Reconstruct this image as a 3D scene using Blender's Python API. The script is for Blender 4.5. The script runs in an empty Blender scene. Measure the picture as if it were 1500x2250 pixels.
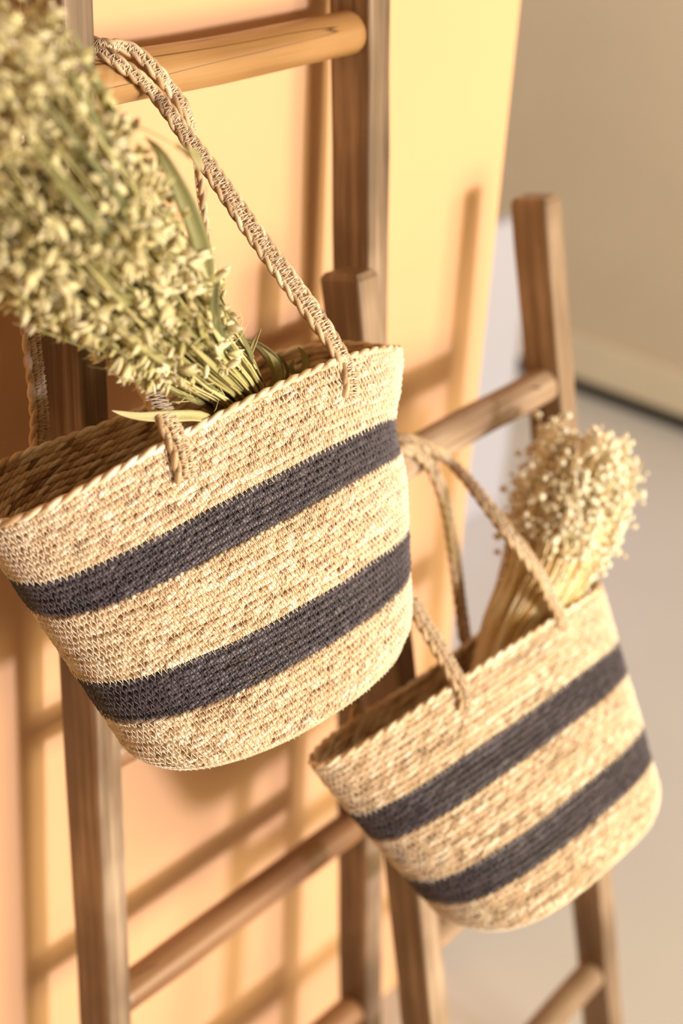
import bpy, bmesh, math, random
import numpy as np
from mathutils import Vector, Matrix

rnd = random.Random(7)
rng = np.random.default_rng(7)
D = bpy.data
SC = bpy.context.scene
COL = SC.collection

# ------------------------------------------------------------------ camera
CAM_POS = Vector((-1.16968, -1.03127, 1.73105))
CAM_R = Vector((0.6518, -0.7568, 0.0491))
CAM_U = Vector((0.3443, 0.3530, 0.8700))
CAM_F = Vector((0.6757, 0.5502, -0.4906))
cam = D.cameras.new('camera')
cam.sensor_fit = 'VERTICAL'
cam.sensor_height = 36.0
cam.lens = 3401.48 / 2250 * 36.0
cam.dof.use_dof = True
cam.dof.focus_distance = 1.165
cam.dof.aperture_fstop = 2.9
cam.clip_start = 0.02
co = D.objects.new('camera', cam)
COL.objects.link(co)
co.matrix_world = Matrix(((CAM_R.x, CAM_U.x, -CAM_F.x, CAM_POS.x),
                          (CAM_R.y, CAM_U.y, -CAM_F.y, CAM_POS.y),
                          (CAM_R.z, CAM_U.z, -CAM_F.z, CAM_POS.z),
                          (0, 0, 0, 1)))
SC.camera = co

# ------------------------------------------------------------------ light
world = D.worlds.new('room_daylight')
SC.world = world
world.use_nodes = True
bg = world.node_tree.nodes['Background']
bg.inputs['Color'].default_value = (1.0, 0.80, 0.44, 1)
bg.inputs['Strength'].default_value = 1.25


def sun(name, direction, strength, color, angle):
    l = D.lights.new(name, 'SUN')
    l.energy = strength
    l.color = color
    l.angle = math.radians(angle)
    o = D.objects.new(name, l)
    COL.objects.link(o)
    o.rotation_euler = Vector(direction).to_track_quat('-Z', 'Y').to_euler()
    o.location = (0.2, -4, 2.4)
    return o


sun('low_sun', (-0.0656, 1.0, -0.1227), 2.12, (1.0, 0.925, 1.07), 5.5)
sun('second_window', (-0.33, 1.0, -0.16), 0.45, (1.0, 0.98, 0.88), 8.0)

# added fill light, no known lamp: brightens the taupe wall and pale floor
al = D.lights.new('corner_fill', 'AREA')
al.shape = 'DISK'
al.size = 0.35
al.energy = 24.0
al.color = (1.0, 0.90, 0.80)
ao = D.objects.new('corner_fill', al)
COL.objects.link(ao)
ao.location = (1.05, 0.35, 2.7)
ao.rotation_euler = (Vector((2.10, 0.5, 0.5)) - ao.location).to_track_quat('-Z', 'Y').to_euler()

# added broad warm fill opposite the ladders, lifts shadows on the peach panel
wl = D.lights.new('front_fill', 'AREA')
wl.shape = 'RECTANGLE'
wl.size = 1.8
wl.size_y = 1.5
wl.energy = 108.0
wl.color = (1.0, 0.87, 0.47)
wo = D.objects.new('front_fill', wl)
COL.objects.link(wo)
wo.location = (0.40, -3.1, 1.25)
wo.rotation_euler = (math.radians(90), 0, 0)

vs = SC.view_settings
vs.view_transform = 'Standard'
vs.look = 'None'
vs.gamma = 1.0
vs.use_curve_mapping = False
vs.exposure = 0.0


# ------------------------------------------------------------------ materials
def lin(r, g, b):
    f = lambda c: (c / 255 / 12.92) if c / 255 <= 0.04045 else ((c / 255 + 0.055) / 1.055) ** 2.4
    return (f(r), f(g), f(b), 1)


def new_mat(name, rough=0.6, spec=0.4):
    m = D.materials.new(name)
    m.use_nodes = True
    nt = m.node_tree
    b = nt.nodes['Principled BSDF']
    b.inputs['Roughness'].default_value = rough
    b.inputs['Specular IOR Level'].default_value = spec
    return m, nt, b


def ramp(nt, stops):
    r = nt.nodes.new('ShaderNodeValToRGB')
    el = r.color_ramp.elements
    while len(el) < len(stops):
        el.new(0.5)
    for e, (p, c) in zip(el, stops):
        e.position = p
        e.color = c
    return r


def noise(nt, scale, detail=3.0, rough=0.5, vec=None):
    n = nt.nodes.new('ShaderNodeTexNoise')
    n.inputs['Scale'].default_value = scale
    n.inputs['Detail'].default_value = detail
    n.inputs['Roughness'].default_value = rough
    if vec is not None:
        nt.links.new(vec, n.inputs['Vector'])
    return n


def objvec(nt, scale=(1, 1, 1)):
    tc = nt.nodes.new('ShaderNodeTexCoord')
    mp = nt.nodes.new('ShaderNodeMapping')
    mp.inputs['Scale'].default_value = scale
    nt.links.new(tc.outputs['Object'], mp.inputs['Vector'])
    return mp.outputs['Vector']


def bump(nt, bsdf, height, strength, dist=0.001):
    b = nt.nodes.new('ShaderNodeBump')
    b.inputs['Strength'].default_value = strength
    b.inputs['Distance'].default_value = dist
    nt.links.new(height, b.inputs['Height'])
    nt.links.new(b.outputs['Normal'], bsdf.inputs['Normal'])


def plain(name, c, rough=0.6, spec=0.3, var=0.06, scale=8.0, bmp=0.0, bscale=200):
    m, nt, b = new_mat(name, rough, spec)
    n = noise(nt, scale, 4, 0.6, objvec(nt))
    lo = tuple(x * (1 - var) for x in c[:3]) + (1,)
    hi = tuple(min(1, x * (1 + var)) for x in c[:3]) + (1,)
    r = ramp(nt, [(0.3, lo), (0.7, hi)])
    nt.links.new(n.outputs['Fac'], r.inputs['Fac'])
    nt.links.new(r.outputs['Color'], b.inputs['Base Color'])
    if bmp:
        n2 = noise(nt, bscale, 2, 0.5, objvec(nt))
        bump(nt, b, n2.outputs['Fac'], bmp)
    return m


def tinted(name, stops, rough=0.55, spec=0.35, nscale=900.0, namt=0.35):
    """colour from the per-vertex 'tint' value of each strand, blade or husk, plus fine fibre noise"""
    m, nt, b = new_mat(name, rough, spec)
    at = nt.nodes.new('ShaderNodeAttribute')
    at.attribute_name = 'tint'
    n = noise(nt, nscale, 2, 0.6, objvec(nt))
    ma = nt.nodes.new('ShaderNodeMath')
    ma.operation = 'SUBTRACT'
    ma.inputs[1].default_value = 0.5
    nt.links.new(n.outputs['Fac'], ma.inputs[0])
    mb = nt.nodes.new('ShaderNodeMath')
    mb.operation = 'MULTIPLY_ADD'
    mb.inputs[1].default_value = namt
    nt.links.new(ma.outputs[0], mb.inputs[0])
    nt.links.new(at.outputs['Fac'], mb.inputs[2])
    r = ramp(nt, stops)
    nt.links.new(mb.outputs[0], r.inputs['Fac'])
    nt.links.new(r.outputs['Color'], b.inputs['Base Color'])
    return m, nt, b


def wood(name, dark, mid, light, along=3.0, across=70.0, crack=0.0, rough=0.5, spec=0.35):
    m, nt, b = new_mat(name, rough, spec)
    v = objvec(nt, (across, across, along))
    n1 = noise(nt, 1.0, 6, 0.65, v)
    n2 = noise(nt, 1.0, 3, 0.5, objvec(nt, (9, 9, 5)))
    mx = nt.nodes.new('ShaderNodeMath')
    mx.operation = 'MULTIPLY_ADD'
    mx.inputs[1].default_value = 0.55
    nt.links.new(n2.outputs['Fac'], mx.inputs[0])
    h = nt.nodes.new('ShaderNodeMath')
    h.operation = 'MULTIPLY'
    h.inputs[1].default_value = 0.5
    nt.links.new(n1.outputs['Fac'], h.inputs[0])
    nt.links.new(h.outputs[0], mx.inputs[2])
    r = ramp(nt, [(0.32, dark), (0.52, mid), (0.74, light)])
    nt.links.new(mx.outputs[0], r.inputs['Fac'])
    colour = r.outputs['Color']
    if crack:
        n3 = noise(nt, 1.0, 2, 0.4, objvec(nt, (55, 55, 1.6)))
        sb = nt.nodes.new('ShaderNodeMath')
        sb.operation = 'SUBTRACT'
        sb.inputs[1].default_value = 0.5
        nt.links.new(n3.outputs['Fac'], sb.inputs[0])
        ab = nt.nodes.new('ShaderNodeMath')
        ab.operation = 'ABSOLUTE'
        nt.links.new(sb.outputs[0], ab.inputs[0])
        cr = ramp(nt, [(0.0, (1, 1, 1, 1)), (0.006 * crack, (0, 0, 0, 1))])
        nt.links.new(ab.outputs[0], cr.inputs['Fac'])
        mix = nt.nodes.new('ShaderNodeMix')
        mix.data_type = 'RGBA'
        nt.links.new(cr.outputs['Color'], mix.inputs['Factor'])
        nt.links.new(colour, mix.inputs['A'])
        mix.inputs['B'].default_value = tuple(x * 0.45 for x in dark[:3]) + (1,)
        colour = mix.outputs['Result']
    nt.links.new(colour, b.inputs['Base Color'])
    bump(nt, b, n1.outputs['Fac'], 0.35, 0.0015)
    return m


M_PEACH = plain('peach_paint', (0.685, 0.408, 0.228, 1), 0.62, 0.25, 0.025, 3.0, 0.05, 260)
M_TAUPE = plain('taupe_paint', (0.62, 0.525, 0.455, 1), 0.7, 0.2, 0.04, 2.0, 0.05, 200)
M_TAUPE_LIGHT = plain('light_taupe_paint', (0.68, 0.60, 0.53, 1), 0.55, 0.3, 0.03, 3.0)
M_DIM = plain('dim_blocker', (0.20, 0.15, 0.11, 1), 0.7, 0.2, 0.04, 2.0)  # dark tone so the added unseen walls bounce little light
M_BLACK = plain('black_strip', (0.012, 0.011, 0.010, 1), 0.6, 0.3, 0.1, 5.0)
M_WHITE = plain('white_board_paint', (0.42, 0.415, 0.46, 1), 0.5, 0.3, 0.02, 3.0)
M_FLOOR = plain('pale_floor', (0.58, 0.555, 0.585, 1), 0.38, 0.45, 0.04, 1.3, 0.02, 40)
M_STILE = wood('brown_stile_wood', (0.05, 0.029, 0.017, 1), (0.195, 0.126, 0.082, 1), (0.60, 0.45, 0.33, 1), 2.5, 85)
M_STILE_C = wood('pale_brown_stile_wood', (0.08, 0.048, 0.03, 1), (0.25, 0.165, 0.108, 1), (0.60, 0.45, 0.33, 1), 2.5, 70)
M_RUNG = wood('honey_rung_wood', (0.20, 0.095, 0.033, 1), (0.35, 0.182, 0.07, 1), (0.48, 0.28, 0.12, 1), 1.6, 60, 1.6, 0.36, 0.5)
M_RUNG_B = wood('brown_rung_wood', (0.14, 0.062, 0.028, 1), (0.27, 0.135, 0.066, 1), (0.44, 0.25, 0.135, 1), 1.6, 60, 0.8, 0.4, 0.45)
M_RUNG_G = wood('weathered_rung_wood', (0.13, 0.075, 0.043, 1), (0.31, 0.205, 0.135, 1), (0.62, 0.47, 0.36, 1), 2.2, 75, 1.2, 0.6, 0.3)

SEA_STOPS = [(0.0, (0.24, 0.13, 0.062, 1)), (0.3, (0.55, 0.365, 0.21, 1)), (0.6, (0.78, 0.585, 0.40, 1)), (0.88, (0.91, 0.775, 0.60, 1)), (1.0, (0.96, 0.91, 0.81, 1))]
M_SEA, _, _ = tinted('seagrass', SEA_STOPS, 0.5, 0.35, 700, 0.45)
M_DARK, _, _ = tinted('charcoal_seagrass', [(0.0, (0.018, 0.012, 0.017, 1)), (0.5, (0.068, 0.052, 0.068, 1)), (0.85, (0.13, 0.104, 0.13, 1)), (1.0, (0.16, 0.14, 0.16, 1))], 0.48, 0.4, 700, 0.4)
M_THREAD = plain('pale_thread', (0.92, 0.79, 0.65, 1), 0.6, 0.3, 0.1, 300)
M_THREAD_D = plain('slate_thread', (0.135, 0.115, 0.135, 1), 0.6, 0.3, 0.15, 300)
M_HANDLE, _, _ = tinted('handle_seagrass', [(0.0, (0.22, 0.125, 0.062, 1)), (0.35, (0.46, 0.295, 0.165, 1)), (0.7, (0.65, 0.46, 0.285, 1)), (1.0, (0.82, 0.66, 0.47, 1))], 0.5, 0.35, 600, 0.45)


def translucent(m, nt, b, amt):
    b.inputs['Transmission Weight'].default_value = 0.0
    tr = nt.nodes.new('ShaderNodeBsdfTranslucent')
    mixs = nt.nodes.new('ShaderNodeMixShader')
    mixs.inputs[0].default_value = amt
    link = b.inputs['Base Color'].links[0].from_socket
    nt.links.new(link, tr.inputs['Color'])
    nt.links.new(b.outputs['BSDF'], mixs.inputs[1])
    nt.links.new(tr.outputs['BSDF'], mixs.inputs[2])
    nt.links.new(mixs.outputs[0], nt.nodes['Material Output'].inputs['Surface'])


M_HUSK, nt_, b_ = tinted('oat_husk', [(0.0, (0.26, 0.205, 0.08, 1)), (0.3, (0.50, 0.435, 0.19, 1)), (0.65, (0.77, 0.675, 0.38, 1)), (1.0, (0.93, 0.84, 0.61, 1))], 0.5, 0.35, 400, 0.3)
translucent(M_HUSK, nt_, b_, 0.14)
M_STRAW, nt_, b_ = tinted('oat_straw', [(0.0, (0.20, 0.18, 0.065, 1)), (0.5, (0.46, 0.40, 0.17, 1)), (1.0, (0.72, 0.62, 0.34, 1))], 0.5, 0.35, 400, 0.2)
M_BLADE, nt_, b_ = tinted('dried_green_blade', [(0.0, (0.12, 0.13, 0.065, 1)), (0.45, (0.28, 0.265, 0.11, 1)), (0.8, (0.50, 0.45, 0.20, 1)), (1.0, (0.66, 0.57, 0.30, 1))], 0.5, 0.35, 500, 0.25)
translucent(M_BLADE, nt_, b_, 0.18)
M_BROOM_S, nt_, b_ = tinted('cream_stem', [(0.0, (0.66, 0.43, 0.17, 1)), (0.5, (0.90, 0.70, 0.40, 1)), (1.0, (0.95, 0.86, 0.64, 1))], 0.6, 0.3, 300, 0.2)
M_BROOM_H, nt_, b_ = tinted('bleached_flower', [(0.0, (0.80, 0.62, 0.38, 1)), (0.5, (0.93, 0.84, 0.66, 1)), (1.0, (0.96, 0.92, 0.82, 1))], 0.65, 0.25, 300, 0.2)
translucent(M_BROOM_H, nt_, b_, 0.15)


# ------------------------------------------------------------------ object helpers
def link(o, parent=None, kind=None, label=None, cat=None, group=None):
    COL.objects.link(o)
    if parent is not None:
        o.parent = parent
    if kind:
        o['kind'] = kind
    if label:
        o['label'] = label
    if cat:
        o['category'] = cat
    if group:
        o['group'] = group
    return o


def thing(name, loc, label, cat, group=None):
    o = D.objects.new(name, None)
    o.empty_display_size = 0.05
    o.location = loc
    return link(o, None, None, label, cat, group)


def mesh_np(name, V, F, mat, tint=None, smooth=True):
    """V (n,3) float array, F (m,4) or (m,3) int array"""
    me = D.meshes.new(name)
    V = np.asarray(V, np.float32)
    F = np.asarray(F, np.int32)
    k = F.shape[1]
    me.vertices.add(len(V))
    me.vertices.foreach_set('co', V.ravel())
    me.loops.add(F.size)
    me.loops.foreach_set('vertex_index', F.ravel())
    me.polygons.add(len(F))
    me.polygons.foreach_set('loop_start', np.arange(0, F.size, k, dtype=np.int32))
    if smooth:
        me.polygons.foreach_set('use_smooth', np.ones(len(F), bool))
    if tint is not None:
        a = me.attributes.new('tint', 'FLOAT', 'POINT')
        a.data.foreach_set('value', np.asarray(tint, np.float32))
    me.materials.append(mat)
    me.update(calc_edges=True)
    me.validate()
    return me


class Acc:
    """collects several pieces that belong to one mesh"""
    def __init__(s):
        s.V, s.F, s.T, s.n = [], [], [], 0

    def add(s, V, F, T=None):
        s.V.append(V)
        s.F.append(np.asarray(F) + s.n)
        s.T.append(np.full(len(V), 0.5) if T is None else np.broadcast_to(T, (len(V),)))
        s.n += len(V)

    def mesh(s, name, mat, smooth=True):
        return mesh_np(name, np.concatenate(s.V), np.concatenate(s.F), mat, np.concatenate(s.T), smooth)


def unit(a):
    return a / np.maximum(np.linalg.norm(a, axis=-1, keepdims=True), 1e-12)


def tube(P, r, sides=6, closed=False, ref=None, flat=None, caps=True):
    """swept tube: quads only. ref = preferred normal direction(s); flat = scale along the binormal"""
    P = np.asarray(P, float)
    n = len(P)
    T = unit((np.roll(P, -1, 0) - np.roll(P, 1, 0)) if closed else np.gradient(P, axis=0))
    if ref is None:
        up = np.array([0.31, 0.17, 0.93])
        N = np.empty_like(P)
        v = up - T[0] * (up @ T[0])
        N[0] = v / np.linalg.norm(v)
        for i in range(1, n):
            v = N[i - 1] - T[i] * (N[i - 1] @ T[i])
            N[i] = v / max(np.linalg.norm(v), 1e-9)
    else:
        R = np.broadcast_to(np.asarray(ref, float), P.shape)
        N = unit(R - T * (R * T).sum(1, keepdims=True))
    B = np.cross(T, N)
    a = np.linspace(0, 2 * np.pi, sides, endpoint=False)
    r = np.broadcast_to(np.asarray(r, float), (n,))
    fl = 1.0 if flat is None else flat
    V = P[:, None] + r[:, None, None] * (np.cos(a)[None, :, None] * N[:, None] + fl * np.sin(a)[None, :, None] * B[:, None])
    V = V.reshape(-1, 3)
    m = n if closed else n - 1
    i = np.arange(m)[:, None]
    j = np.arange(sides)[None, :]
    i2 = (i + 1) % n
    j2 = (j + 1) % sides
    F = np.stack([i * sides + j, i * sides + j2, i2 * sides + j2, i2 * sides + j], -1).reshape(-1, 4)
    if not closed and caps and sides in (4, 6):
        o = (n - 1) * sides
        if sides == 4:
            F = np.concatenate([F, [[3, 2, 1, 0], [o, o + 1, o + 2, o + 3]]])
        else:
            F = np.concatenate([F, [[3, 2, 1, 0], [5, 4, 3, 0], [o, o + 1, o + 2, o + 3], [o, o + 3, o + 4, o + 5]]])
    return V, F


def catmull(P, n):
    P = np.asarray(P, float)
    Q = np.concatenate([[2 * P[0] - P[1]], P, [2 * P[-1] - P[-2]]])
    out = []
    m = len(P) - 1
    k = max(2, int(np.ceil(n / m)))
    for i in range(m):
        p0, p1, p2, p3 = Q[i:i + 4]
        # centripetal-ish: uniform catmull with reduced tangents on short spans
        t = np.linspace(0, 1, k, endpoint=False)[:, None]
        d1 = (p2 - p0)
        d2 = (p3 - p1)
        L = np.linalg.norm(p2 - p1)
        d1 = d1 / max(np.linalg.norm(d1), 1e-9) * L
        d2 = d2 / max(np.linalg.norm(d2), 1e-9) * L
        h = (2 * t**3 - 3 * t**2 + 1) * p1 + (t**3 - 2 * t**2 + t) * d1 + (-2 * t**3 + 3 * t**2) * p2 + (t**3 - t**2) * d2
        out.append(h)
    out.append(P[-1:])
    return np.concatenate(out)


def resample(P, step=None, n=None, closed=False):
    P = np.asarray(P, float)
    if closed:
        P = np.concatenate([P, P[:1]])
    s = np.r_[0, np.cumsum(np.linalg.norm(np.diff(P, axis=0), axis=1))]
    if n is None:
        n = max(3, int(round(s[-1] / step)) + (0 if closed else 1))
    q = np.linspace(0, s[-1], n, endpoint=not closed)
    return np.stack([np.interp(q, s, P[:, k]) for k in range(3)], 1), q, s[-1]


def smooth_noise(s, wave, amp, seed):
    """1-D value noise along length s"""
    g = np.random.default_rng(abs(int(seed)) + 17)
    k = s / wave
    tab = g.random(4096)
    i = np.floor(k).astype(int)
    f = k - i
    f = f * f * (3 - 2 * f)
    return amp * ((1 - f) * tab[i % 4096] + f * tab[(i + 1) % 4096] - 0.5)


# ------------------------------------------------------------------ setting
def slab(name, x0, x1, y0, y1, z0, z1, mat, kind='structure', bevel=0.0, parent=None, origin=(0, 0, 0)):
    bm = bmesh.new()
    bmesh.ops.create_cube(bm, size=1)
    for v in bm.verts:
        v.co = Vector((x0 + (v.co.x + .5) * (x1 - x0), y0 + (v.co.y + .5) * (y1 - y0), z0 + (v.co.z + .5) * (z1 - z0)))
    if bevel:
        bmesh.ops.bevel(bm, geom=bm.edges[:], offset=bevel, segments=2, affect='EDGES')
    me = D.meshes.new(name)
    bm.to_mesh(me)
    bm.free()
    me.materials.append(mat)
    o = D.objects.new(name, me)
    o.location = origin
    link(o, parent, kind)
    return o


slab('floor', -2.05, 2.30, -3.2, 3.6, -0.06, 0.0, M_FLOOR)
slab('shade_wall_left', -2.05, -1.95, -3.2, 3.6, 0.0, 2.9, M_DIM)  # unseen wall added to cut fill on the left-facing sides
slab('shade_ceiling', -2.05, 2.30, -3.2, 3.6, 2.9, 2.96, M_DIM)  # unseen, added so fill light enters only through the open ends
slab('shade_wall_front', -2.05, -0.55, -3.3, -3.2, 0.0, 2.9, M_DIM)  # unseen wall added to narrow the opening that lets light in
slab('shade_lintel', -0.55, 2.30, -3.3, -3.2, 2.35, 2.9, M_DIM)  # unseen lintel added to keep high light out of the baskets
slab('wall_right', 2.18, 2.30, -3.2, 3.6, 0.0, 2.9, M_TAUPE)
slab('baseboard_right', 2.155, 2.182, -3.2, 3.6, 0.045, 0.155, M_TAUPE_LIGHT, bevel=0.003)
slab('black_base_strip', 2.168, 2.182, -3.2, 3.6, 0.0, 0.045, M_BLACK)  # black strip for the dark line below the baseboard

# white low board standing on the floor behind the peach backdrop
bd = slab('low_board', 0.0, 1.02, 0.0, 0.035, 0.0, 0.70, M_WHITE, kind=None, bevel=0.003, origin=(0.50, 0.68, 0.0))
bd['label'] = 'low white board standing on the floor behind the peach backdrop panel'
bd['category'] = 'board'

# peach backdrop panel
pan = slab('backdrop_panel', -2.2, 0.0, 0.0, 0.022, 0.0, 2.55, M_PEACH, kind=None, bevel=0.002, origin=(0.23742, -0.0795, 0.0))
pan.rotation_euler = (0.0075, 0, -0.0092)
pan['label'] = 'tall smooth peach orange backdrop panel standing behind the wooden ladders'
pan['category'] = 'backdrop panel'


# ------------------------------------------------------------------ ladders
class Frame:
    def __init__(s, ox, oy, th, lean, W0, taper, t, d, v0, step, vtop, ids):
        s.o = Vector((ox, oy, 0))
        s.u = Vector((math.cos(th), math.sin(th), 0))
        back = Vector((-math.sin(th), math.cos(th), 0))
        s.v = Vector((0, 0, math.cos(lean))) + back * math.sin(lean)
        s.w = -(back * math.cos(lean) - Vector((0, 0, math.sin(lean))))
        s.W0, s.taper, s.t, s.d, s.v0, s.step, s.vtop, s.ids = W0, taper, t, d, v0, step, vtop, ids

    def W(s, v):
        return s.W0 + s.taper * v

    def p(s, u, v, w):
        return s.o + s.u * u + s.v * v + s.w * w


def basis(x, y, z, loc):
    return Matrix(((x.x, y.x, z.x, loc.x), (x.y, y.y, z.y, loc.y), (x.z, y.z, z.z, loc.z), (0, 0, 0, 1)))


def stile_mesh(fr, side):
    """a squared post with worn rounded edges and a chamfered top, long axis = local Z"""
    t, d, h = fr.t, fr.d, fr.vtop + (fr.d / 2) * math.tan(0)
    ev = math.sqrt(1 + fr.taper ** 2)
    L = fr.vtop * ev
    bm = bmesh.new()
    rings = [(0.0, 1.0), (0.004, 1.0)] + [(L * k / 24, 1.0) for k in range(1, 24)] + [(L - 0.006, 1.0), (L, 0.80)]
    prev = None
    g = random.Random(int(fr.d * 1e5) + side)
    for z, sc in rings:
        j = 0.0006
        vs_ = []
        for sx, sy in ((-1, -1), (1, -1), (1, 1), (-1, 1)):
            vs_.append(bm.verts.new((sx * t / 2 * sc + g.uniform(-j, j), sy * d / 2 * sc + g.uniform(-j, j), z)))
        if prev:
            for k in range(4):
                bm.faces.new((prev[k], prev[(k + 1) % 4], vs_[(k + 1) % 4], vs_[k]))
        else:
            bm.faces.new(vs_[::-1])
        prev = vs_
    bm.faces.new(prev)
    bm.normal_update()
    long_edges = [e for e in bm.edges if abs((e.verts[0].co - e.verts[1].co).normalized().z) > 0.9]
    bmesh.ops.bevel(bm, geom=long_edges, offset=0.0035, segments=3, affect='EDGES', profile=0.5)
    me = D.meshes.new('stile')
    bm.to_mesh(me)
    bm.free()
    return me


def rung_mesh(length, r, seed):
    g = np.random.default_rng(abs(seed))
    z = np.linspace(-length / 2, length / 2, 26)
    rr = r * (1 + smooth_noise(z + 3, 0.05, 0.06, seed) + smooth_noise(z + 3, 0.012, 0.012, seed + 1))
    P = np.stack([smooth_noise(z + 3, 0.12, 0.003, seed + 2), smooth_noise(z + 3, 0.12, 0.003, seed + 3), z], 1)
    V, F = tube(P, rr, 24, ref=np.array([1., 0, 0]), caps=False)
    V = V.reshape(26, 24, 3)
    V = V.reshape(-1, 3)
    V = np.concatenate([V, [[0, 0, -length / 2]], [[0, 0, length / 2]]])
    n = len(V)
    caps = []
    for k in range(24):
        caps.append((n - 2, (k + 1) % 24, k, k))
    o = 25 * 24
    me = D.meshes.new('rung')
    faces = [tuple(f) for f in F] + [(n - 2, (k + 1) % 24, k) for k in range(24)] + [(n - 1, o + k, o + (k + 1) % 24) for k in range(24)]
    me.from_pydata([tuple(v) for v in V], [], faces)
    for p_ in me.polygons:
        p_.use_smooth = len(p_.vertices) == 4
    return me


def ladder(name, fr, label, rung_mats, rung_labels, stile_mat, r=0.019):
    root = thing(name, fr.o, label, 'ladder')
    for side in (-1, 1):
        me = stile_mesh(fr, side)
        me.materials.append(stile_mat)
        o = D.objects.new('stile', me)
        a = fr.p(side * (fr.W(0) + fr.t / 2), 0, 0)
        b = fr.p(side * (fr.W(1) + fr.t / 2), 1, 0)
        z = (b - a).normalized()
        y = -fr.w
        x = y.cross(z).normalized()
        y = z.cross(x)
        link(o, root)
        m = basis(x, y, z, a)
        m.translation = a - fr.o
        o.matrix_basis = m
    for k, i in enumerate(fr.ids):
        v = fr.v0 - i * fr.step
        me = rung_mesh(2 * fr.W(v) + 0.012, r, 11 + i * 7 + int(fr.o.x * 50))
        me.materials.append(rung_mats[k])
        o = D.objects.new('rung', me)
        link(o, root, label=rung_labels[k])
        z = fr.u
        y = fr.v
        x = y.cross(z)
        ang = 0.9 + 1.3 * i
        rot = Matrix.Rotation(ang, 4, 'Z')
        m = basis(x, y, z, Vector((0, 0, 0))) @ rot
        m.translation = fr.p(0, v, 0) - fr.o
        o.matrix_basis = m
    return root


FA = Frame(-0.25084, -0.20156, 0.00045, 0.04761, 0.19845, -0.02889, 0.02992, 0.04805, 1.43077, 0.30, 1.765, [-1, 0, 1, 2, 3, 4])
FC = Frame(0.04006, -0.4334, 0.03664, 0.21145, 0.17094, -0.02187, 0.03139, 0.04584, 1.0489, 0.27189, 1.2545, [0, 1, 2, 3])
ladder('tall_ladder', FA, 'tall dark brown wooden ladder close to the peach panel, holding the oat-filled basket',
       [M_RUNG, M_RUNG, M_RUNG_B, M_RUNG_B, M_RUNG_B, M_RUNG_B],
       [None, 'honey coloured round rung under the upper basket handles', None, None, None, None], M_STILE)
ladder('short_ladder', FC, 'shorter brown wooden ladder at right with free post tops, holding the lower basket',
       [M_RUNG_G, M_RUNG_G, M_RUNG_G, M_RUNG_G], ['weathered grey brown rung under the lower basket handles', None, None, None], M_STILE_C)


# ------------------------------------------------------------------ baskets
B1 = np.array([-0.39861, -0.25238, 1.20732, -0.09814, -0.3179, -0.06087, 0.20649, 0.07839, 0.13781, 0.06512, 0.2649, 2.09745, 2.2727, 0.00069, 0.0084, -0.01735, -0.00024, 0.77299, 0.63459, 0.3878, 0.2237, 0.04678, -0.00269, 0.00547, -0.00136, -0.00416, -0.00252, 0.0074])
B2 = np.array([-0.11786, -0.3396, 0.8633, -0.12926, -0.47498, -0.12958, 0.20044, 0.05634, 0.13366, 0.07901, 0.23456, 2.05644, 2.63588, 0.00161, 0.02273, -0.00328, -0.00556, 0.74682, 0.60633, 0.37008, 0.21868, -0.04491, 0.00192, 0.00358, -0.00053, -0.00688, -0.00139, -0.00384])


def rot3(yaw, pit, rol):
    cz, sz = np.cos(yaw), np.sin(yaw)
    cx, sx = np.cos(pit), np.sin(pit)
    cy, sy = np.cos(rol), np.sin(rol)
    return np.array([[cz, -sz, 0], [sz, cz, 0], [0, 0, 1]]) @ np.array([[1, 0, 0], [0, cx, -sx], [0, sx, cx]]) @ np.array([[cy, 0, sy], [0, 1, 0], [-sy, 0, cy]])


def basket_ring(p, t, phi, pinch=0.0, round_base=True):
    """world points of the basket wall at height fraction t (0 base, 1 rim) and angle phi"""
    phi = np.asarray(phi, float)
    a = p[8] + (p[6] - p[8]) * t + p[13] * 4 * t * (1 - t)
    b = p[9] + (p[7] - p[9]) * t + p[13] * 4 * t * (1 - t)
    n = p[12] + (p[11] - p[12]) * t
    c, s = np.cos(phi), np.sin(phi)
    if round_base and t < 0.10:
        k = 1 - 0.10 * (1 - max(t, -0.02) / 0.10) ** 2
        a, b = a * k, b * k
    X = a * np.sign(c) * np.abs(c) ** (2 / n)
    Y = b * np.sign(s) * np.abs(s) ** (2 / n)
    Y = Y * np.where(s > 0, 1 + p[21] * t, 1.0)
    X = X + p[14] * (1 - t)
    X = X - pinch * np.exp(-((t - 0.74) / 0.13) ** 2) * np.clip(c, 0, 1) ** 2
    Z = -p[10] * (1 - t) + p[15] * (X / p[6]) ** 2 * t + p[16] * (X / p[6]) * t
    Z = Z + t * (p[22] * np.sin(2 * phi) + p[23] * np.sin(3 * phi) + p[24] * np.cos(3 * phi) + p[25] * np.sin(phi) + p[26] * np.cos(4 * phi)) + p[27] * (1 - t) * (X / p[8]) ** 2
    return np.stack([X, Y, Z], -1) @ rot3(p[3], p[4], p[5]).T + p[:3]


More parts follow.
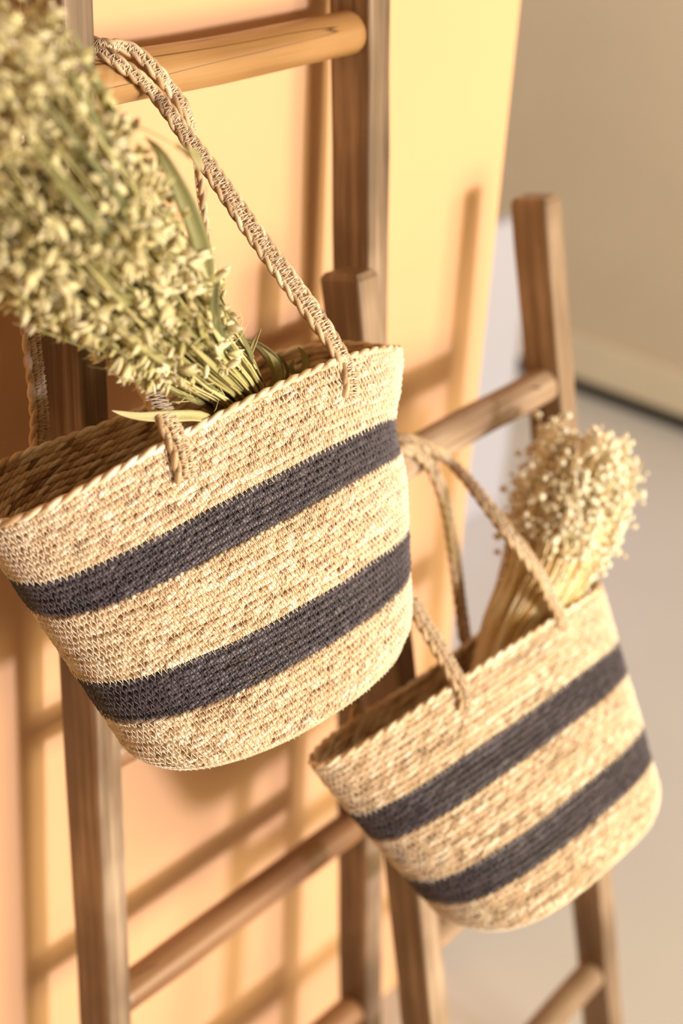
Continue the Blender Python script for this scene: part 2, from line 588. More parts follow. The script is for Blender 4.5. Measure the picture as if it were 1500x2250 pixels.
def twisted(P, q, L, N, U, ro_n, ro_u, rp, pitch, sides, closed, phase, plies=2, seed=0, spread=0.30, base=0.58, wob=0.18):
    """plies twisted round the centre line P; returns V, F, T"""
    A = Acc()
    nt_ = max(1, round(L / pitch)) if closed else L / pitch
    for k in range(plies):
        th = 2 * np.pi * (nt_ * q / L) + phase + 2 * np.pi * k / plies
        C_ = P + ro_n * np.cos(th)[:, None] * N + ro_u * np.sin(th)[:, None] * U
        rr = rp * (1 + smooth_noise(q, pitch * 0.5, wob, seed * 3 + k))
        V, F = tube(C_, rr, sides, closed, ref=N)
        # each visible segment of a strand has its own tone
        seg = np.floor(nt_ * q / L + k / plies + phase / 6.283).astype(int)
        g = np.random.default_rng(seed * 5 + k)
        tab = np.clip(g.normal(base, spread * 0.55, seg.max() + 4), 0.05, 0.98)
        T = tab[seg] + smooth_noise(q, 0.05, spread, seed * 7 + k)
        A.add(V, F, np.repeat(np.clip(T, 0, 1), sides))
    return np.concatenate(A.V), np.concatenate(A.F), np.concatenate(A.T)


def ring_frame(p, t, n_step, pinch):
    ph = np.linspace(0, 2 * np.pi, 720, endpoint=False)
    P0 = basket_ring(p, t, ph, pinch)
    P, q, L = resample(P0, n_step, closed=True)
    e = 0.012
    Pu, _, _ = resample(basket_ring(p, t + e, ph, pinch), n=len(P), closed=True)
    # meridian direction from nearest sample of ring above (same phi => same index to first order)
    Pd0 = basket_ring(p, t - e, ph, pinch)
    Pu0 = basket_ring(p, t + e, ph, pinch)
    d = unit(Pu0 - Pd0)
    s0 = np.r_[0, np.cumsum(np.linalg.norm(np.diff(np.concatenate([P0, P0[:1]]), axis=0), axis=1))]
    dd = np.concatenate([d, d[:1]])
    U = unit(np.stack([np.interp(q, s0, dd[:, k]) for k in range(3)], 1))
    T = unit(np.roll(P, -1, 0) - np.roll(P, 1, 0))
    N = unit(np.cross(T, U))
    U = np.cross(N, T)
    return P, q, L, N, U


def mono_blur(a, k):
    w = np.ones(k) / k
    return np.stack([np.convolve(np.concatenate([a[-k:, i], a[:, i], a[:k, i]]), w, 'same')[k:-k] for i in range(3)], 1)


def basket(name, p, label, nrows, step, sides, pinch, thread_period, thread_seg, seed):
    orig = basket_ring(p, 0.0, np.linspace(0, 2 * np.pi, 60, endpoint=False)).mean(0)
    root = thing(name, Vector(orig), label, 'basket', 'striped seagrass baskets')
    slant = math.hypot(p[10], p[7] - p[9] + 0.02)
    h = slant / nrows
    light, dark = Acc(), Acc()
    is_dark = lambda t: (p[18] < t < p[17]) or (p[20] < t < p[19])
    for i in range(nrows):
        t = (i + 0.5) / nrows
        P, q, L, N, U = ring_frame(p, t, step, pinch)
        wob = smooth_noise(q, 0.035, 0.0011, seed + i)
        P = P + N * wob[:, None] + U * smooth_noise(q, 0.03, 0.0009, seed + 100 + i)[:, None]
        dk = is_dark(t)
        V, F, T = twisted(P - orig, q, L, N, U, 0.15 * h, 0.225 * h, 0.32 * h, h * 4.6, sides, True,
                          rnd.uniform(0, 6.28), 3, seed + i * 13, 0.46, 0.52 if not dk else 0.5, 0.34)
        me = mesh_np('coil', V, F, M_DARK if dk else M_SEA, T)
        o = D.objects.new('coil', me)
        link(o, root, label='charcoal dyed coil of a dark stripe' if dk else None)
        # zigzag sewing thread that ties this row to the one below
        np_ = max(8, int(L / thread_period))
        A = dark if dk else light
        g = np.random.default_rng(seed + 900 + i)
        s = []
        r = []
        for k in range(np_):
            s0 = (k + g.uniform(-.12, .12)) * L / np_
            top, bot = 0.52 + g.uniform(-.1, .1), -0.80 + g.uniform(-.14, .14)
            for f in range(thread_seg):
                x = f / thread_seg
                s.append(s0 + x * 0.70 * L / np_)
                r.append(top + (bot - top) * x)
            for f in range(thread_seg):
                x = f / thread_seg
                s.append(s0 + (0.70 + 0.30 * x) * L / np_)
                r.append(bot + (top - bot) * x)
        s = np.array(s) % L
        r = np.array(r)
        qq = np.r_[q, L]
        it = lambda a: np.stack([np.interp(s, qq, np.r_[a[:, k], a[0, k]]) for k in range(3)], 1)
        out = 0.50 * h + 0.00025 + 0.09 * h * np.cos(2 * np.pi * r)
        C_ = it(P) + it(N) * out[:, None] + it(U) * (r * h)[:, None] - orig
        V, F = tube(C_, 0.00034, 3, True, ref=it(N))
        A.add(V, F)
    o = D.objects.new('stitching', light.mesh('stitching', M_THREAD))
    link(o, root, 'stuff', label='pale zigzag sewing thread')
    o = D.objects.new('stitching', dark.mesh('stitching', M_THREAD_D))
    link(o, root, 'stuff', label='slate grey zigzag sewing thread on the dark stripes')
    # added light-blocking shell, tinted dark as shade between coils, and the oval base
    ph = np.linspace(0, 2 * np.pi, 120, endpoint=False)
    ts = np.linspace(0.004, 0.985, 24)
    V = np.concatenate([basket_ring(p, t, ph, pinch) for t in ts]) - orig
    i_, j_ = np.meshgrid(np.arange(23), np.arange(120), indexing='ij')
    F = np.stack([i_ * 120 + j_, i_ * 120 + (j_ + 1) % 120, (i_ + 1) * 120 + (j_ + 1) % 120, (i_ + 1) * 120 + j_], -1).reshape(-1, 4)
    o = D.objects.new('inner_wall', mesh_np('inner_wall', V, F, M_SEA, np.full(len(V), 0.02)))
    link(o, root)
    A = Acc()
    R0 = basket_ring(p, 0.0, ph, pinch)
    c0 = R0.mean(0)
    for k in range(9):
        f = 0.97 * (1 - k / 9)
        P, q, L = resample(c0 + (R0 - c0) * f, 0.004, closed=True)
        V, F = tube(P - orig, h * 0.75, 5, True)
        A.add(V, F, np.clip(0.6 + smooth_noise(np.repeat(q, 5), 0.01, 0.4, k), 0, 1))
    o = D.objects.new('base', A.mesh('base', M_SEA))
    link(o, root)
    # braided rim
    P, q, L, N, U = ring_frame(p, 1.0 + 0.3 / nrows, step, pinch)
    V, F, T = twisted(P - orig, q, L, N, U, 0.0013, 0.0013, 0.0023, 0.030, max(6, sides), True, 0.0, 2, seed + 77, 0.3, 0.66)
    o = D.objects.new('rim_braid', mesh_np('rim_braid', V, F, M_SEA, T))
    link(o, root, label='pale braided rim edge')
    return root, orig


def handle(root, orig, pts, wdirs, widths, seed, step=0.0014, sides=6, body=None):
    """flat strap of three twisted ropes side by side, sewn together with zigzag thread"""
    C0 = catmull(pts, 260)
    P, q, L = resample(C0, step)
    # smooth the path slightly so the strap reads as one stiff band
    for _ in range(3):
        P[1:-1] = 0.25 * P[:-2] + 0.5 * P[1:-1] + 0.25 * P[2:]
    f = q / L
    W = np.stack([np.interp(f, [w[0] for w in wdirs], [w[1][k] for w in wdirs]) for k in range(3)], 1)
    T = unit(np.gradient(P, axis=0))
    W = unit(W - T * (W * T).sum(1, keepdims=True))
    N = np.cross(W, T)
    wid = np.interp(f, [w[0] for w in widths], [w[1] for w in widths])
    A = Acc()
    for k in (-1, 0, 1):
        Pk = P + W * (k * wid / 2)[:, None] + N * (0.0011 * (k == 0))
        V, F, Tn = twisted(Pk - orig, q, L, N, W, 0.0013 if k < 0 else 0.0009, 0.0013 if k < 0 else 0.0009, 0.0024 if k < 0 else 0.0019, 0.026 if k < 0 else 0.020, sides, False, k * 2.0, 2, seed + k * 31, 0.3, 0.55)
        A.add(V, F, Tn)
    o = D.objects.new('handle', A.mesh('handle', M_HANDLE))
    link(o, root)
    S = Acc()
    for face in (1, -1):
        for lay in range(2):
            n = int(L / 0.0046)
            g = np.random.default_rng(seed + 5 + lay + face * 3)
            s, r = [], []
            for k in range(n):
                s0 = (k + g.uniform(-.25, .25)) * L / n
                for x in (0, .34, .67):
                    s.append(s0 + x * 0.55 * L / n)
                    r.append(-1 + 2 * x)
                for x in (0, .34, .67):
                    s.append(s0 + (0.55 + x * 0.45) * L / n)
                    r.append(1 - 2 * x)
            s = np.clip(np.array(s), 0, L)
            r = np.array(r) * (1.05 if lay else 0.72) + (0 if lay else 0.3)
            it = lambda a: np.stack([np.interp(s, q, a[:, k]) for k in range(3)], 1)
            ww = np.interp(s, q, wid) / 2
            outn = face * (0.0034 - 0.0009 * np.clip(np.abs(r) - 0.6, 0, 1)) + 0.0006
            C_ = it(P) + it(W) * (r * (ww + 0.0012))[:, None] + it(N) * outn[:, None] - orig
            V, F = tube(C_, 0.00027, 3, False, ref=it(N))
            S.add(V, F)
    st = D.objects.new('stitching', S.mesh('stitching', M_THREAD))
    link(st, o, 'stuff', label='pale zigzag sewing thread')
    return o


H1F = [[-0.4826, -0.3266, 1.2007], [-0.4828, -0.3208, 1.2223], [-0.4843, -0.308, 1.2427], [-0.4777, -0.2918, 1.2474], [-0.4708, -0.2704, 1.2578], [-0.465, -0.2427, 1.2794], [-0.4636, -0.2062, 1.3321], [-0.4675, -0.1797, 1.4008], [-0.4479, -0.1638, 1.4456], [-0.4509, -0.1325, 1.4521], [-0.4469, -0.1003, 1.4546], [-0.423, -0.0953, 1.4544], [-0.402, -0.1003, 1.4546], [-0.3883, -0.1445, 1.454], [-0.3826, -0.153, 1.4481], [-0.371, -0.1591, 1.4385], [-0.3545, -0.1601, 1.4234], [-0.3547, -0.1772, 1.4121], [-0.351, -0.1897, 1.3977], [-0.3455, -0.2064, 1.3793], [-0.3389, -0.2296, 1.3521], [-0.331, -0.2567, 1.321], [-0.3238, -0.2798, 1.2952], [-0.3178, -0.2992, 1.2737], [-0.3135, -0.3154, 1.2547], [-0.3103, -0.331, 1.2333], [-0.3123, -0.3364, 1.2152]]
H1B = [[-0.4863, -0.1852, 1.143], [-0.4912, -0.1739, 1.171], [-0.4845, -0.1665, 1.1885], [-0.4836, -0.1635, 1.2222], [-0.4836, -0.1599, 1.2589], [-0.4832, -0.1563, 1.3089], [-0.4819, -0.1545, 1.3709], [-0.4768, -0.1596, 1.4177], [-0.4479, -0.1635, 1.4531], [-0.4509, -0.1321, 1.4596], [-0.4469, -0.0999, 1.4621], [-0.423, -0.0949, 1.4618], [-0.402, -0.0999, 1.4621], [-0.3848, -0.1423, 1.4591], [-0.3731, -0.1458, 1.4578], [-0.364, -0.1543, 1.4524], [-0.3535, -0.1628, 1.4399], [-0.3392, -0.1641, 1.4232], [-0.3381, -0.1765, 1.4108], [-0.3307, -0.1774, 1.3921], [-0.3248, -0.1776, 1.373], [-0.3198, -0.1762, 1.3496], [-0.3135, -0.1747, 1.3177], [-0.3032, -0.1744, 1.2683], [-0.2913, -0.1753, 1.2039], [-0.2999, -0.1893, 1.1764], [-0.3009, -0.2003, 1.1481]]
H2F = [[-0.1879, -0.3936, 0.8727], [-0.1817, -0.3849, 0.8886], [-0.1851, -0.378, 0.8997], [-0.1847, -0.3611, 0.9167], [-0.1849, -0.3347, 0.9423], [-0.1851, -0.3082, 0.9679], [-0.1852, -0.2696, 1.0057], [-0.1836, -0.2382, 1.0386], [-0.1563, -0.2464, 1.0465], [-0.1605, -0.2156, 1.048], [-0.1576, -0.1844, 1.0454], [-0.1331, -0.1786, 1.0444], [-0.1112, -0.1827, 1.0454], [-0.0879, -0.2195, 1.0567], [-0.0765, -0.2306, 1.0538], [-0.0622, -0.2431, 1.0424], [-0.0435, -0.2474, 1.0271], [-0.0487, -0.2718, 1.0205], [-0.0588, -0.3025, 1.011], [-0.0612, -0.3337, 0.9917], [-0.0548, -0.3593, 0.9666], [-0.0433, -0.3738, 0.9394], [-0.035, -0.3803, 0.9175], [-0.0321, -0.3924, 0.9018], [-0.038, -0.3982, 0.8937]]
H2B = [[-0.2137, -0.3022, 0.7951], [-0.2207, -0.2918, 0.8207], [-0.2154, -0.288, 0.8322], [-0.2103, -0.2686, 0.8841], [-0.2028, -0.2465, 0.9481], [-0.1935, -0.2291, 1.007], [-0.1877, -0.2221, 1.0362], [-0.1564, -0.2449, 1.0538], [-0.1605, -0.2141, 1.0554], [-0.1576, -0.1829, 1.0528], [-0.1331, -0.1771, 1.0517], [-0.1113, -0.1812, 1.0528], [-0.0967, -0.2271, 1.0512], [-0.086, -0.233, 1.0481], [-0.0776, -0.24, 1.0407], [-0.069, -0.2441, 1.0291], [-0.0691, -0.2551, 1.0166], [-0.0616, -0.2624, 0.9884], [-0.0555, -0.269, 0.952], [-0.0503, -0.2754, 0.9096], [-0.0454, -0.2822, 0.8663], [-0.0538, -0.2989, 0.836], [-0.0486, -0.3086, 0.8108]]

bk1, or1 = basket('striped_basket', B1, 'large sharp seagrass basket with two charcoal stripes hanging on the tall ladder', 45, 0.00125, 6, 0.013, 0.0048, 3, 1000)
bk2, or2 = basket('striped_basket', B2, 'lower seagrass basket with two charcoal stripes hanging on the short ladder', 41, 0.0018, 5, 0.0, 0.0052, 2, 3000)
WX = (1.0, 0.0, -0.05)
WZ = (0.45, -0.5, 0.75)
handle(bk1, or1, H1F, [(0, WX), (0.3, (0.8, -0.5, 0.0)), (0.5, (0, 0.2, 1)), (0.62, (0.6, -0.6, 0.5)), (0.74, (0.71, -0.38, 0.56)), (0.88, (0.71, -0.38, 0.5)), (0.95, WX), (1, WX)],
       [(0, 0.0135), (0.08, 0.0125), (0.3, 0.010), (0.55, 0.0045), (0.66, 0.006), (0.76, 0.0095), (0.86, 0.011), (1, 0.012)], 51)
handle(bk1, or1, H1B, [(0, WX), (0.35, WX), (0.5, (0, 0.2, 1)), (0.62, (0.6, -0.5, 0.6)), (0.75, (0.5, 0.8, 0.1)), (1, WX)],
       [(0, 0.012), (0.2, 0.010), (0.5, 0.005), (0.7, 0.006), (1, 0.010)], 52)
handle(bk2, or2, H2F, [(0, WX), (0.3, (0.8, -0.5, 0.0)), (0.5, (0, 0.2, 1)), (0.62, (0.5, -0.6, 0.6)), (0.8, (0.68, -0.36, 0.56)), (0.92, WX), (1, WX)],
       [(0, 0.013), (0.3, 0.012), (0.6, 0.005), (0.72, 0.006), (0.85, 0.010), (1, 0.011)], 53, 0.002, 5)
handle(bk2, or2, H2B, [(0, WX), (0.35, WX), (0.5, (0, 0.2, 1)), (0.62, (0.6, -0.5, 0.6)), (0.75, (0.9, -0.1, 0.3)), (1, WX)],
       [(0, 0.012), (0.4, 0.010), (0.6, 0.006), (0.75, 0.009), (1, 0.012)], 54, 0.002, 5)


# ------------------------------------------------------------------ dried oat bunch
def axis_frame(pts, n=60):
    P, q, L = resample(catmull(pts, n), n=n)
    T = unit(np.gradient(P, axis=0))
    a = np.cross(T, np.array([0.3, 0.9, 0.2]))
    a = unit(a)
    b = np.cross(T, a)
    return P, T, a, b, q, L


def husk_mesh(name, seed, mat):
    """one oat spikelet: two splayed pointed glumes and a slim grain between them, along +Z"""
    g = np.random.default_rng(seed)
    A = Acc()
    for k, (tilt, ln, wd) in enumerate(((0.19, 0.0096, 0.0022), (-0.22, 0.0100, 0.0023), (0.03, 0.0088, 0.0016))):
        z = np.array([0, .12, .35, .62, .85, 1.0]) * ln
        rr = np.array([.25, .7, 1.0, .8, .4, .04]) * wd
        x = np.sin(tilt) * z + tilt * 0.0008 * np.sin(z / ln * 3.14)
        P = np.stack([x, np.zeros(6) + g.uniform(-1, 1) * 0.0006 * z / ln, z * np.cos(tilt)], 1)
        V, F = tube(P, rr, 5, ref=np.array([0, 1., 0]), flat=0.62, caps=False)
        A.add(V, F, np.repeat(np.clip(np.linspace(0.42, 0.85, 6) + g.normal(0, .08), 0, 1), 5))
    return A


def blade_strip(P, width, twist, nref, seed, keel=0.12):
    """thin folded grass blade with real thickness"""
    n = len(P)
    T = unit(np.gradient(P, axis=0))
    N0 = unit(np.cross(T, np.cross(nref, T)) + 1e-9)
    W0 = np.cross(T, N0)
    f = np.linspace(0, 1, n)
    a = twist * f
    W = np.cos(a)[:, None] * W0 + np.sin(a)[:, None] * N0
    N = np.cross(W, T)
    w = width * np.interp(f, [0, .15, .55, .9, 1], [.55, .9, 1, .45, .05])
    rows = []
    th = 0.00018
    for sgn in (1, -1):
        for u in (-1, -.5, 0, .5, 1):
            rows.append(P + W * (u * w / 2)[:, None] + N * ((keel * (abs(u) - .5) * w) + sgn * th)[:, None])
    V = np.stack(rows, 1)
    order = [0, 1, 2, 3, 4, 9, 8, 7, 6, 5]
    V = V[:, order].reshape(-1, 3)
    k = 10
    i, j = np.meshgrid(np.arange(n - 1), np.arange(k), indexing='ij')
    F = np.stack([i * k + j, i * k + (j + 1) % k, (i + 1) * k + (j + 1) % k, (i + 1) * k + j], -1).reshape(-1, 4)
    return V, F


OAT = [[-0.3641, -0.3051, 1.1071], [-0.3776, -0.2835, 1.2085], [-0.468, -0.3053, 1.3], [-0.5506, -0.3195, 1.3844], [-0.6086, -0.3171, 1.4499], [-0.6503, -0.3008, 1.5125]]


def oat_bunch():
    root_loc = np.array(OAT[0])
    root = thing('oat_bunch', Vector(root_loc), 'thick bunch of dried green-gold oats rising out of the large basket', 'dried flowers')
    P, T, a, b, q, L = axis_frame(OAT, 80)
    f = q / L
    rad = np.interp(f, [0, .22, .30, .45, .62, .80, 1.0], [.014, .023, .028, .038, .052, .064, .068])
    camp = np.array(CAM_POS)
    stem_paths = []
    for k in range(230):
        g = np.random.default_rng(5000 + k)
        rho = math.sqrt(g.random())
        ang = g.uniform(0, 6.283)
        end = g.uniform(0.62, 1.0)
        m = int(80 * end)
        drift = g.normal(0, .25)
        rr = rad[:m] * rho * 0.93
        aa = ang + drift * f[:m]
        S = P[:m] + rr[:, None] * (np.cos(aa)[:, None] * a[:m] + np.sin(aa)[:, None] * b[:m])
        S = resample(S, n=14)[0]
        stem_paths.append((S, end, rho))
        V, F = tube(S - root_loc, np.linspace(0.0017, 0.0005, 14), 4)
        o = D.objects.new('stem', mesh_np('stem', V, F, M_STRAW, np.full(len(V), np.clip(g.normal(.5, .22), 0, 1))))
        link(o, root)
    # spikelets hang all over the upper two thirds of the bunch
    husks = [husk_mesh('spikelet', 40 + k, M_HUSK) for k in range(6)]
    places = []
    for pnl in range(330):
        gp = np.random.default_rng(9000 + pnl)
        ff0 = 0.47 + 0.55 * gp.random() ** 0.9
        rho0 = math.sqrt(gp.uniform(0.22, 1.0))
        ang0 = gp.uniform(0, 6.283)
        tone = gp.normal(.02, .22)
        for k in range(gp.integers(5, 11)):
            g = gp
            ff = min(1.0, max(0.44, ff0 + g.normal(0, .022)))
            i = min(79, int(ff * 79))
            rho = min(1.06, max(.3, rho0 + g.normal(0, .09)))
            ang = ang0 + g.normal(0, .17) / max(rho, .4)
            outw = math.cos(ang) * a[i] + math.sin(ang) * b[i]
            c = P[i] + rad[i] * rho * outw
            d = unit(T[i] * g.uniform(-.2, 1.0) + outw * g.uniform(.0, 1.0) + g.normal(0, .45, 3) + np.array([0, 0, -0.25]))
            places.append((c, d, g.uniform(0, 6.28), g.uniform(.85, 1.5), g.integers(6), np.clip(tone + g.normal(0, .12), -.45, .3)))
    # the 300 that show largest become parts of their own
    def show(pl):
        c = pl[0]
        v = camp - c
        i = np.argmin(((P - c) ** 2).sum(1))
        out_ = unit(c - P[i])
        vis = out_ @ unit(v)
        z = (c - camp) @ np.array(CAM_F)
        x = (c - camp) @ np.array(CAM_R) / z * 3401 + 750
        y = 1125 - (c - camp) @ np.array(CAM_U) / z * 3401
        inside = (-20 < x < 1520) and (-20 < y < 2270)
        return (vis if inside else -5) - 0.6 * z
    order = sorted(range(len(places)), key=lambda k: -show(places[k]))
    meshes = [[h.mesh('spikelet', M_HUSK)] for h in husks]
    rest = Acc()
    for rank, k in enumerate(order):
        c, d, roll, sc, hi, dt = places[k]
        zq = Vector(d).to_track_quat('Z', 'Y').to_matrix() @ Matrix.Rotation(roll, 3, 'Z')
        if rank < 300:
            o = D.objects.new('spikelet', meshes[hi][0])
            link(o, root)
            m = (zq.to_4x4()) @ Matrix.Scale(sc, 4)
            m.translation = Vector(c - root_loc)
            o.matrix_basis = m
        else:
            R_ = np.array(zq)
            h = husks[hi]
            for V, F, T_ in zip(h.V, h.F, h.T):
                pass
            V = np.concatenate(h.V)
            F = np.concatenate(h.F)
            rest.add(V @ R_.T * sc + c - root_loc, F, np.clip(np.concatenate(h.T) + dt, 0, 1))
    o = D.objects.new('spikelets', rest.mesh('spikelets', M_HUSK))
    link(o, root, 'stuff')
    # thin awns and stalklets, uncountable
    hair = Acc()
    for k in range(800):
        g = np.random.default_rng(15000 + k)
        i = int(np.clip(g.uniform(.33, 1.0), 0, 1) * 79)
        rho = math.sqrt(g.uniform(.3, 1.1))
        ang = g.uniform(0, 6.283)
        outw = math.cos(ang) * a[i] + math.sin(ang) * b[i]
        c = P[i] + rad[i] * rho * outw
        d = unit(T[i] * 1.2 + outw * g.uniform(-.1, .5) + g.normal(0, .35, 3))
        ln = g.uniform(.012, .036)
        pts = np.stack([c, c + d * ln * .5 + g.normal(0, .0012, 3), c + d * ln + g.normal(0, .002, 3)])
        V, F = tube(pts - root_loc, np.array([.0004, .00035, .0001]), 3)
        hair.add(V, F, np.clip(g.normal(.75, .2), 0, 1))
    o = D.objects.new('awns', hair.mesh('awns', M_STRAW))
    link(o, root, 'stuff')
    # blades among the stems
    for k in range(165):
        g = np.random.default_rng(21000 + k)
        f0 = g.uniform(.14, .52) if k < 105 else g.uniform(.45, .9)
        i0 = int(f0 * 79)
        ln = g.uniform(.05, .12)
        rho = g.uniform(.55, 1.05) if f0 > .32 else g.uniform(.4, .85)
        ang = g.uniform(0, 6.283)
        outw = math.cos(ang) * a[i0] + math.sin(ang) * b[i0]
        base = P[i0] + rad[i0] * rho * outw
        i1 = min(79, i0 + 20)
        dirv = unit(P[i1] + rad[i1] * rho * outw - base)
        s_ = np.linspace(0, 1, 9)
        bend = g.uniform(-.006, .016)
        S = base + dirv * (s_ * ln)[:, None] + outw * (bend * s_ ** 2)[:, None] + (g.normal(0, .006, 3) * (s_ ** 2)[:, None])
        V, F = blade_strip(S, g.uniform(.0035, .0085), g.normal(0, 1.2), outw + g.normal(0, .3, 3), k, g.uniform(.05, .3))
        T_ = np.clip(g.normal(.45, .24), 0, 1) + np.repeat(np.linspace(0, .25, 9), 10)
        o = D.objects.new('blade', mesh_np('blade', V - root_loc, F, M_BLADE, np.clip(T_, 0, 1)))
        link(o, root)
    named = [
        ([[-0.527, -0.336, 1.4595], [-0.5242, -0.3466, 1.4515], [-0.5206, -0.356, 1.4358], [-0.515, -0.3635, 1.4147], [-0.5074, -0.3664, 1.3913], [-0.4983, -0.3632, 1.3667]][::-1], .0125, .5, .42, 'broad olive blade standing off the bunch'),
        ([[-0.4428, -0.3194, 1.2272], [-0.4588, -0.3166, 1.2389], [-0.4831, -0.3091, 1.2444], [-0.5018, -0.3011, 1.2479], [-0.5116, -0.2955, 1.251], [-0.5198, -0.291, 1.2549]], .0085, .6, .85, 'pale blade lying across the basket handle'),
        ([[-0.3574, -0.2889, 1.216], [-0.3493, -0.2919, 1.2238], [-0.3458, -0.2857, 1.2355], [-0.3491, -0.2713, 1.2472], [-0.3553, -0.26, 1.2513]], .011, 1.2, .55, None),
        ([[-0.3608, -0.2968, 1.2229], [-0.3544, -0.2973, 1.2311], [-0.3526, -0.2893, 1.2425], [-0.3556, -0.2784, 1.2506]], .008, -1.0, .6, None),
        ([[-0.322, -0.2913, 1.2213], [-0.3164, -0.2918, 1.2285], [-0.3149, -0.2881, 1.2347], [-0.3157, -0.2823, 1.2401]], .0065, 1.0, .6, None),
        ([[-0.3235, -0.2903, 1.2203], [-0.3255, -0.2845, 1.2241], [-0.3215, -0.2831, 1.2311]], .005, .5, .45, None),
        ([[-0.392, -0.2999, 1.2579], [-0.384, -0.2989, 1.27], [-0.3778, -0.2989, 1.2785]], .004, .5, .9, None),
        ([[-0.3427, -0.2931, 1.2213], [-0.338, -0.2919, 1.2292], [-0.3383, -0.2835, 1.2383], [-0.3425, -0.2751, 1.2419]], .003, .8, .35, None)]
    named += [([[-0.5247, -0.3741, 1.4606], [-0.5248, -0.3781, 1.456], [-0.526, -0.3836, 1.4483]], .0065, .4, .9, None), ([[-0.5438, -0.3438, 1.4684], [-0.5415, -0.3438, 1.4716], [-0.5391, -0.3437, 1.475]], .0055, .3, .55, None), ([[-0.5303, -0.3662, 1.4618], [-0.5284, -0.3709, 1.4592], [-0.5274, -0.3761, 1.4547]], .004, .3, .85, None)]
    sprig = np.array([[-0.5436, -0.3409, 1.4719], [-0.5402, -0.357, 1.4688], [-0.5338, -0.3698, 1.4633], [-0.524, -0.3765, 1.4591]])
    V, F = tube(resample(catmull(sprig, 12), n=10)[0] - root_loc, .0004, 4)
    link(D.objects.new('stem', mesh_np('stem', V, F, M_STRAW, np.full(len(V), .75))), root, label='loose thin sprig standing off the bunch')
    view = unit(camp - root_loc)
    for k, (pts, w, tw, ti, lab) in enumerate(named):
        S = resample(catmull(pts, 16), n=14)[0]
        V, F = blade_strip(S, w, tw, view + np.array([.2, .1, .2]), k, .2)
        o = D.objects.new('blade', mesh_np('blade', V - root_loc, F, M_BLADE, np.clip(ti + np.repeat(np.linspace(-.05, .15, 14), 10), 0, 1)))
        link(o, root, label=lab)


oat_bunch()


# ------------------------------------------------------------------ bleached bunch in the lower basket
BROOM = [[-0.135, -0.372, 0.775], [-0.044, -0.345, 0.872], [0.0006, -0.3448, 0.9044], [0.0555, -0.3324, 0.9573], [0.1227, -0.3155, 1.022]]


def ball_mesh(seed):
    g = random.Random(seed)
    bm = bmesh.new()
    bmesh.ops.create_icosphere(bm, subdivisions=1, radius=0.0034)
    for v in bm.verts:
        v.co *= g.uniform(.8, 1.25)
    V = np.array([v.co[:] for v in bm.verts])
    F = np.array([[v.index for v in f.verts] for f in bm.faces])
    bm.free()
    return V, F


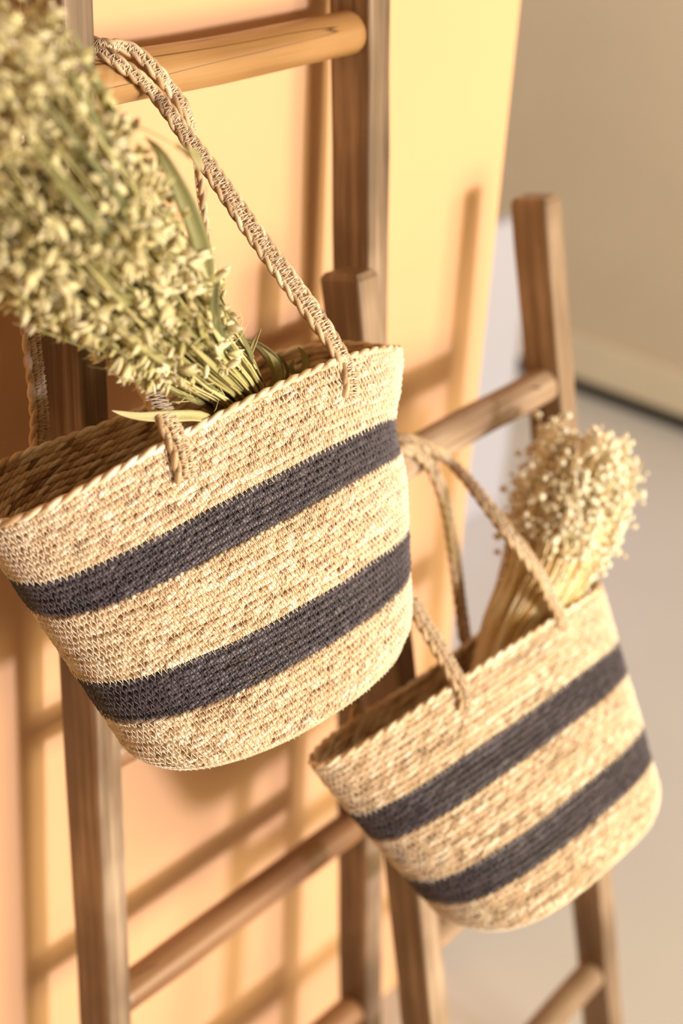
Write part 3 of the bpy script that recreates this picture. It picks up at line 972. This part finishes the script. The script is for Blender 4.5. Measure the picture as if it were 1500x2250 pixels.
def broom_bunch():
    root_loc = np.array(BROOM[0])
    root = thing('bleached_bunch', Vector(root_loc), 'bunch of bleached cream dried flowers with tiny round heads in the lower basket', 'dried flowers')
    P, T, a, b, q, L = axis_frame(BROOM, 60)
    f = q / L
    rad = np.interp(f, [0, .38, .55, .75, 1.0], [.016, .031, .043, .054, .058])
    camp = np.array(CAM_POS)
    heads = []
    for k in range(290):
        g = np.random.default_rng(31000 + k)
        rho = math.sqrt(g.random())
        ang = g.uniform(0, 6.283)
        end = g.uniform(.70, 1.0) if g.random() < .8 else g.uniform(.66, .8)
        m = max(8, int(60 * end))
        S = P[:m] + (rad[:m] * rho)[:, None] * (np.cos(ang) * a[:m] + np.sin(ang) * b[:m])
        S = resample(S, n=9)[0] + np.concatenate([np.zeros((5, 3)), np.cumsum(g.normal(0, .0012, (4, 3)), 0)])
        V, F = tube(S - root_loc, np.linspace(.0018, .0010, 9), 4)
        o = D.objects.new('stem', mesh_np('stem', V, F, M_BROOM_S, np.full(len(V), np.clip(g.normal(.5, .25), 0, 1))))
        link(o, root)
        dirv = unit(S[-1] - S[-3])
        nb = g.integers(9, 16)
        for j in range(nb):
            back = g.uniform(0, .10) * (g.random() ** .5) * (1 if end > .85 else .4)
            c = S[-1] - dirv * back + g.normal(0, .0075, 3)
            heads.append((c, S[-1] - dirv * (back + .012), g.uniform(.6, 1.35), np.clip(g.normal(.62, .2), 0, 1)))
    more = Acc()
    for k in range(420):
        g = np.random.default_rng(41000 + k)
        rho = math.sqrt(g.uniform(0, .92))
        ang = g.uniform(0, 6.283)
        m = max(8, int(60 * g.uniform(.68, .97)))
        S = P[:m] + (rad[:m] * rho)[:, None] * (np.cos(ang) * a[:m] + np.sin(ang) * b[:m])
        S = resample(S, n=7)[0]
        V, F = tube(S - root_loc, np.linspace(.0018, .0011, 7), 4)
        more.add(V, F, np.clip(g.normal(.55, .25), 0, 1))
        dirv = unit(S[-1] - S[-2])
        for j in range(5):
            back = g.uniform(0, .06)
            c = S[-1] - dirv * back + g.normal(0, .007, 3)
            heads.append((c, S[-1] - dirv * (back + .012), g.uniform(.6, 1.3), np.clip(g.normal(.62, .2), 0, 1)))
    o = D.objects.new('stems', more.mesh('stems', M_BROOM_S))
    link(o, root, 'stuff')
    balls = [ball_mesh(k) for k in range(4)]
    meshes = [mesh_np('flower_head', V, F, M_BROOM_H, np.full(len(V), .45 + .15 * k)) for k, (V, F) in enumerate(balls)]
    def show(h):
        i = np.argmin(((P - h[0]) ** 2).sum(1))
        return unit(h[0] - P[i]) @ unit(camp - h[0])
    heads.sort(key=lambda h: -show(h))
    rest, twigs = Acc(), Acc()
    for k, (c, st, sc, ti) in enumerate(heads):
        if k < 300:
            o = D.objects.new('flower_head', meshes[k % 4])
            link(o, root)
            o.location = Vector(c - root_loc)
            o.scale = (sc, sc, sc)
            o.rotation_euler = (k * 1.3, k * .7, k * 2.1)
        else:
            V, F = balls[k % 4]
            rest.add(V * sc + c - root_loc, F, ti)
        V, F = tube(np.stack([st, (st + c) / 2 + rng.normal(0, .001, 3), c]) - root_loc, .0004, 3)
        twigs.add(V, F, .8)
    o = D.objects.new('flower_heads', rest.mesh('flower_heads', M_BROOM_H))
    link(o, root, 'stuff')
    o = D.objects.new('twigs', twigs.mesh('twigs', M_BROOM_S))
    link(o, root, 'stuff')


broom_bunch()
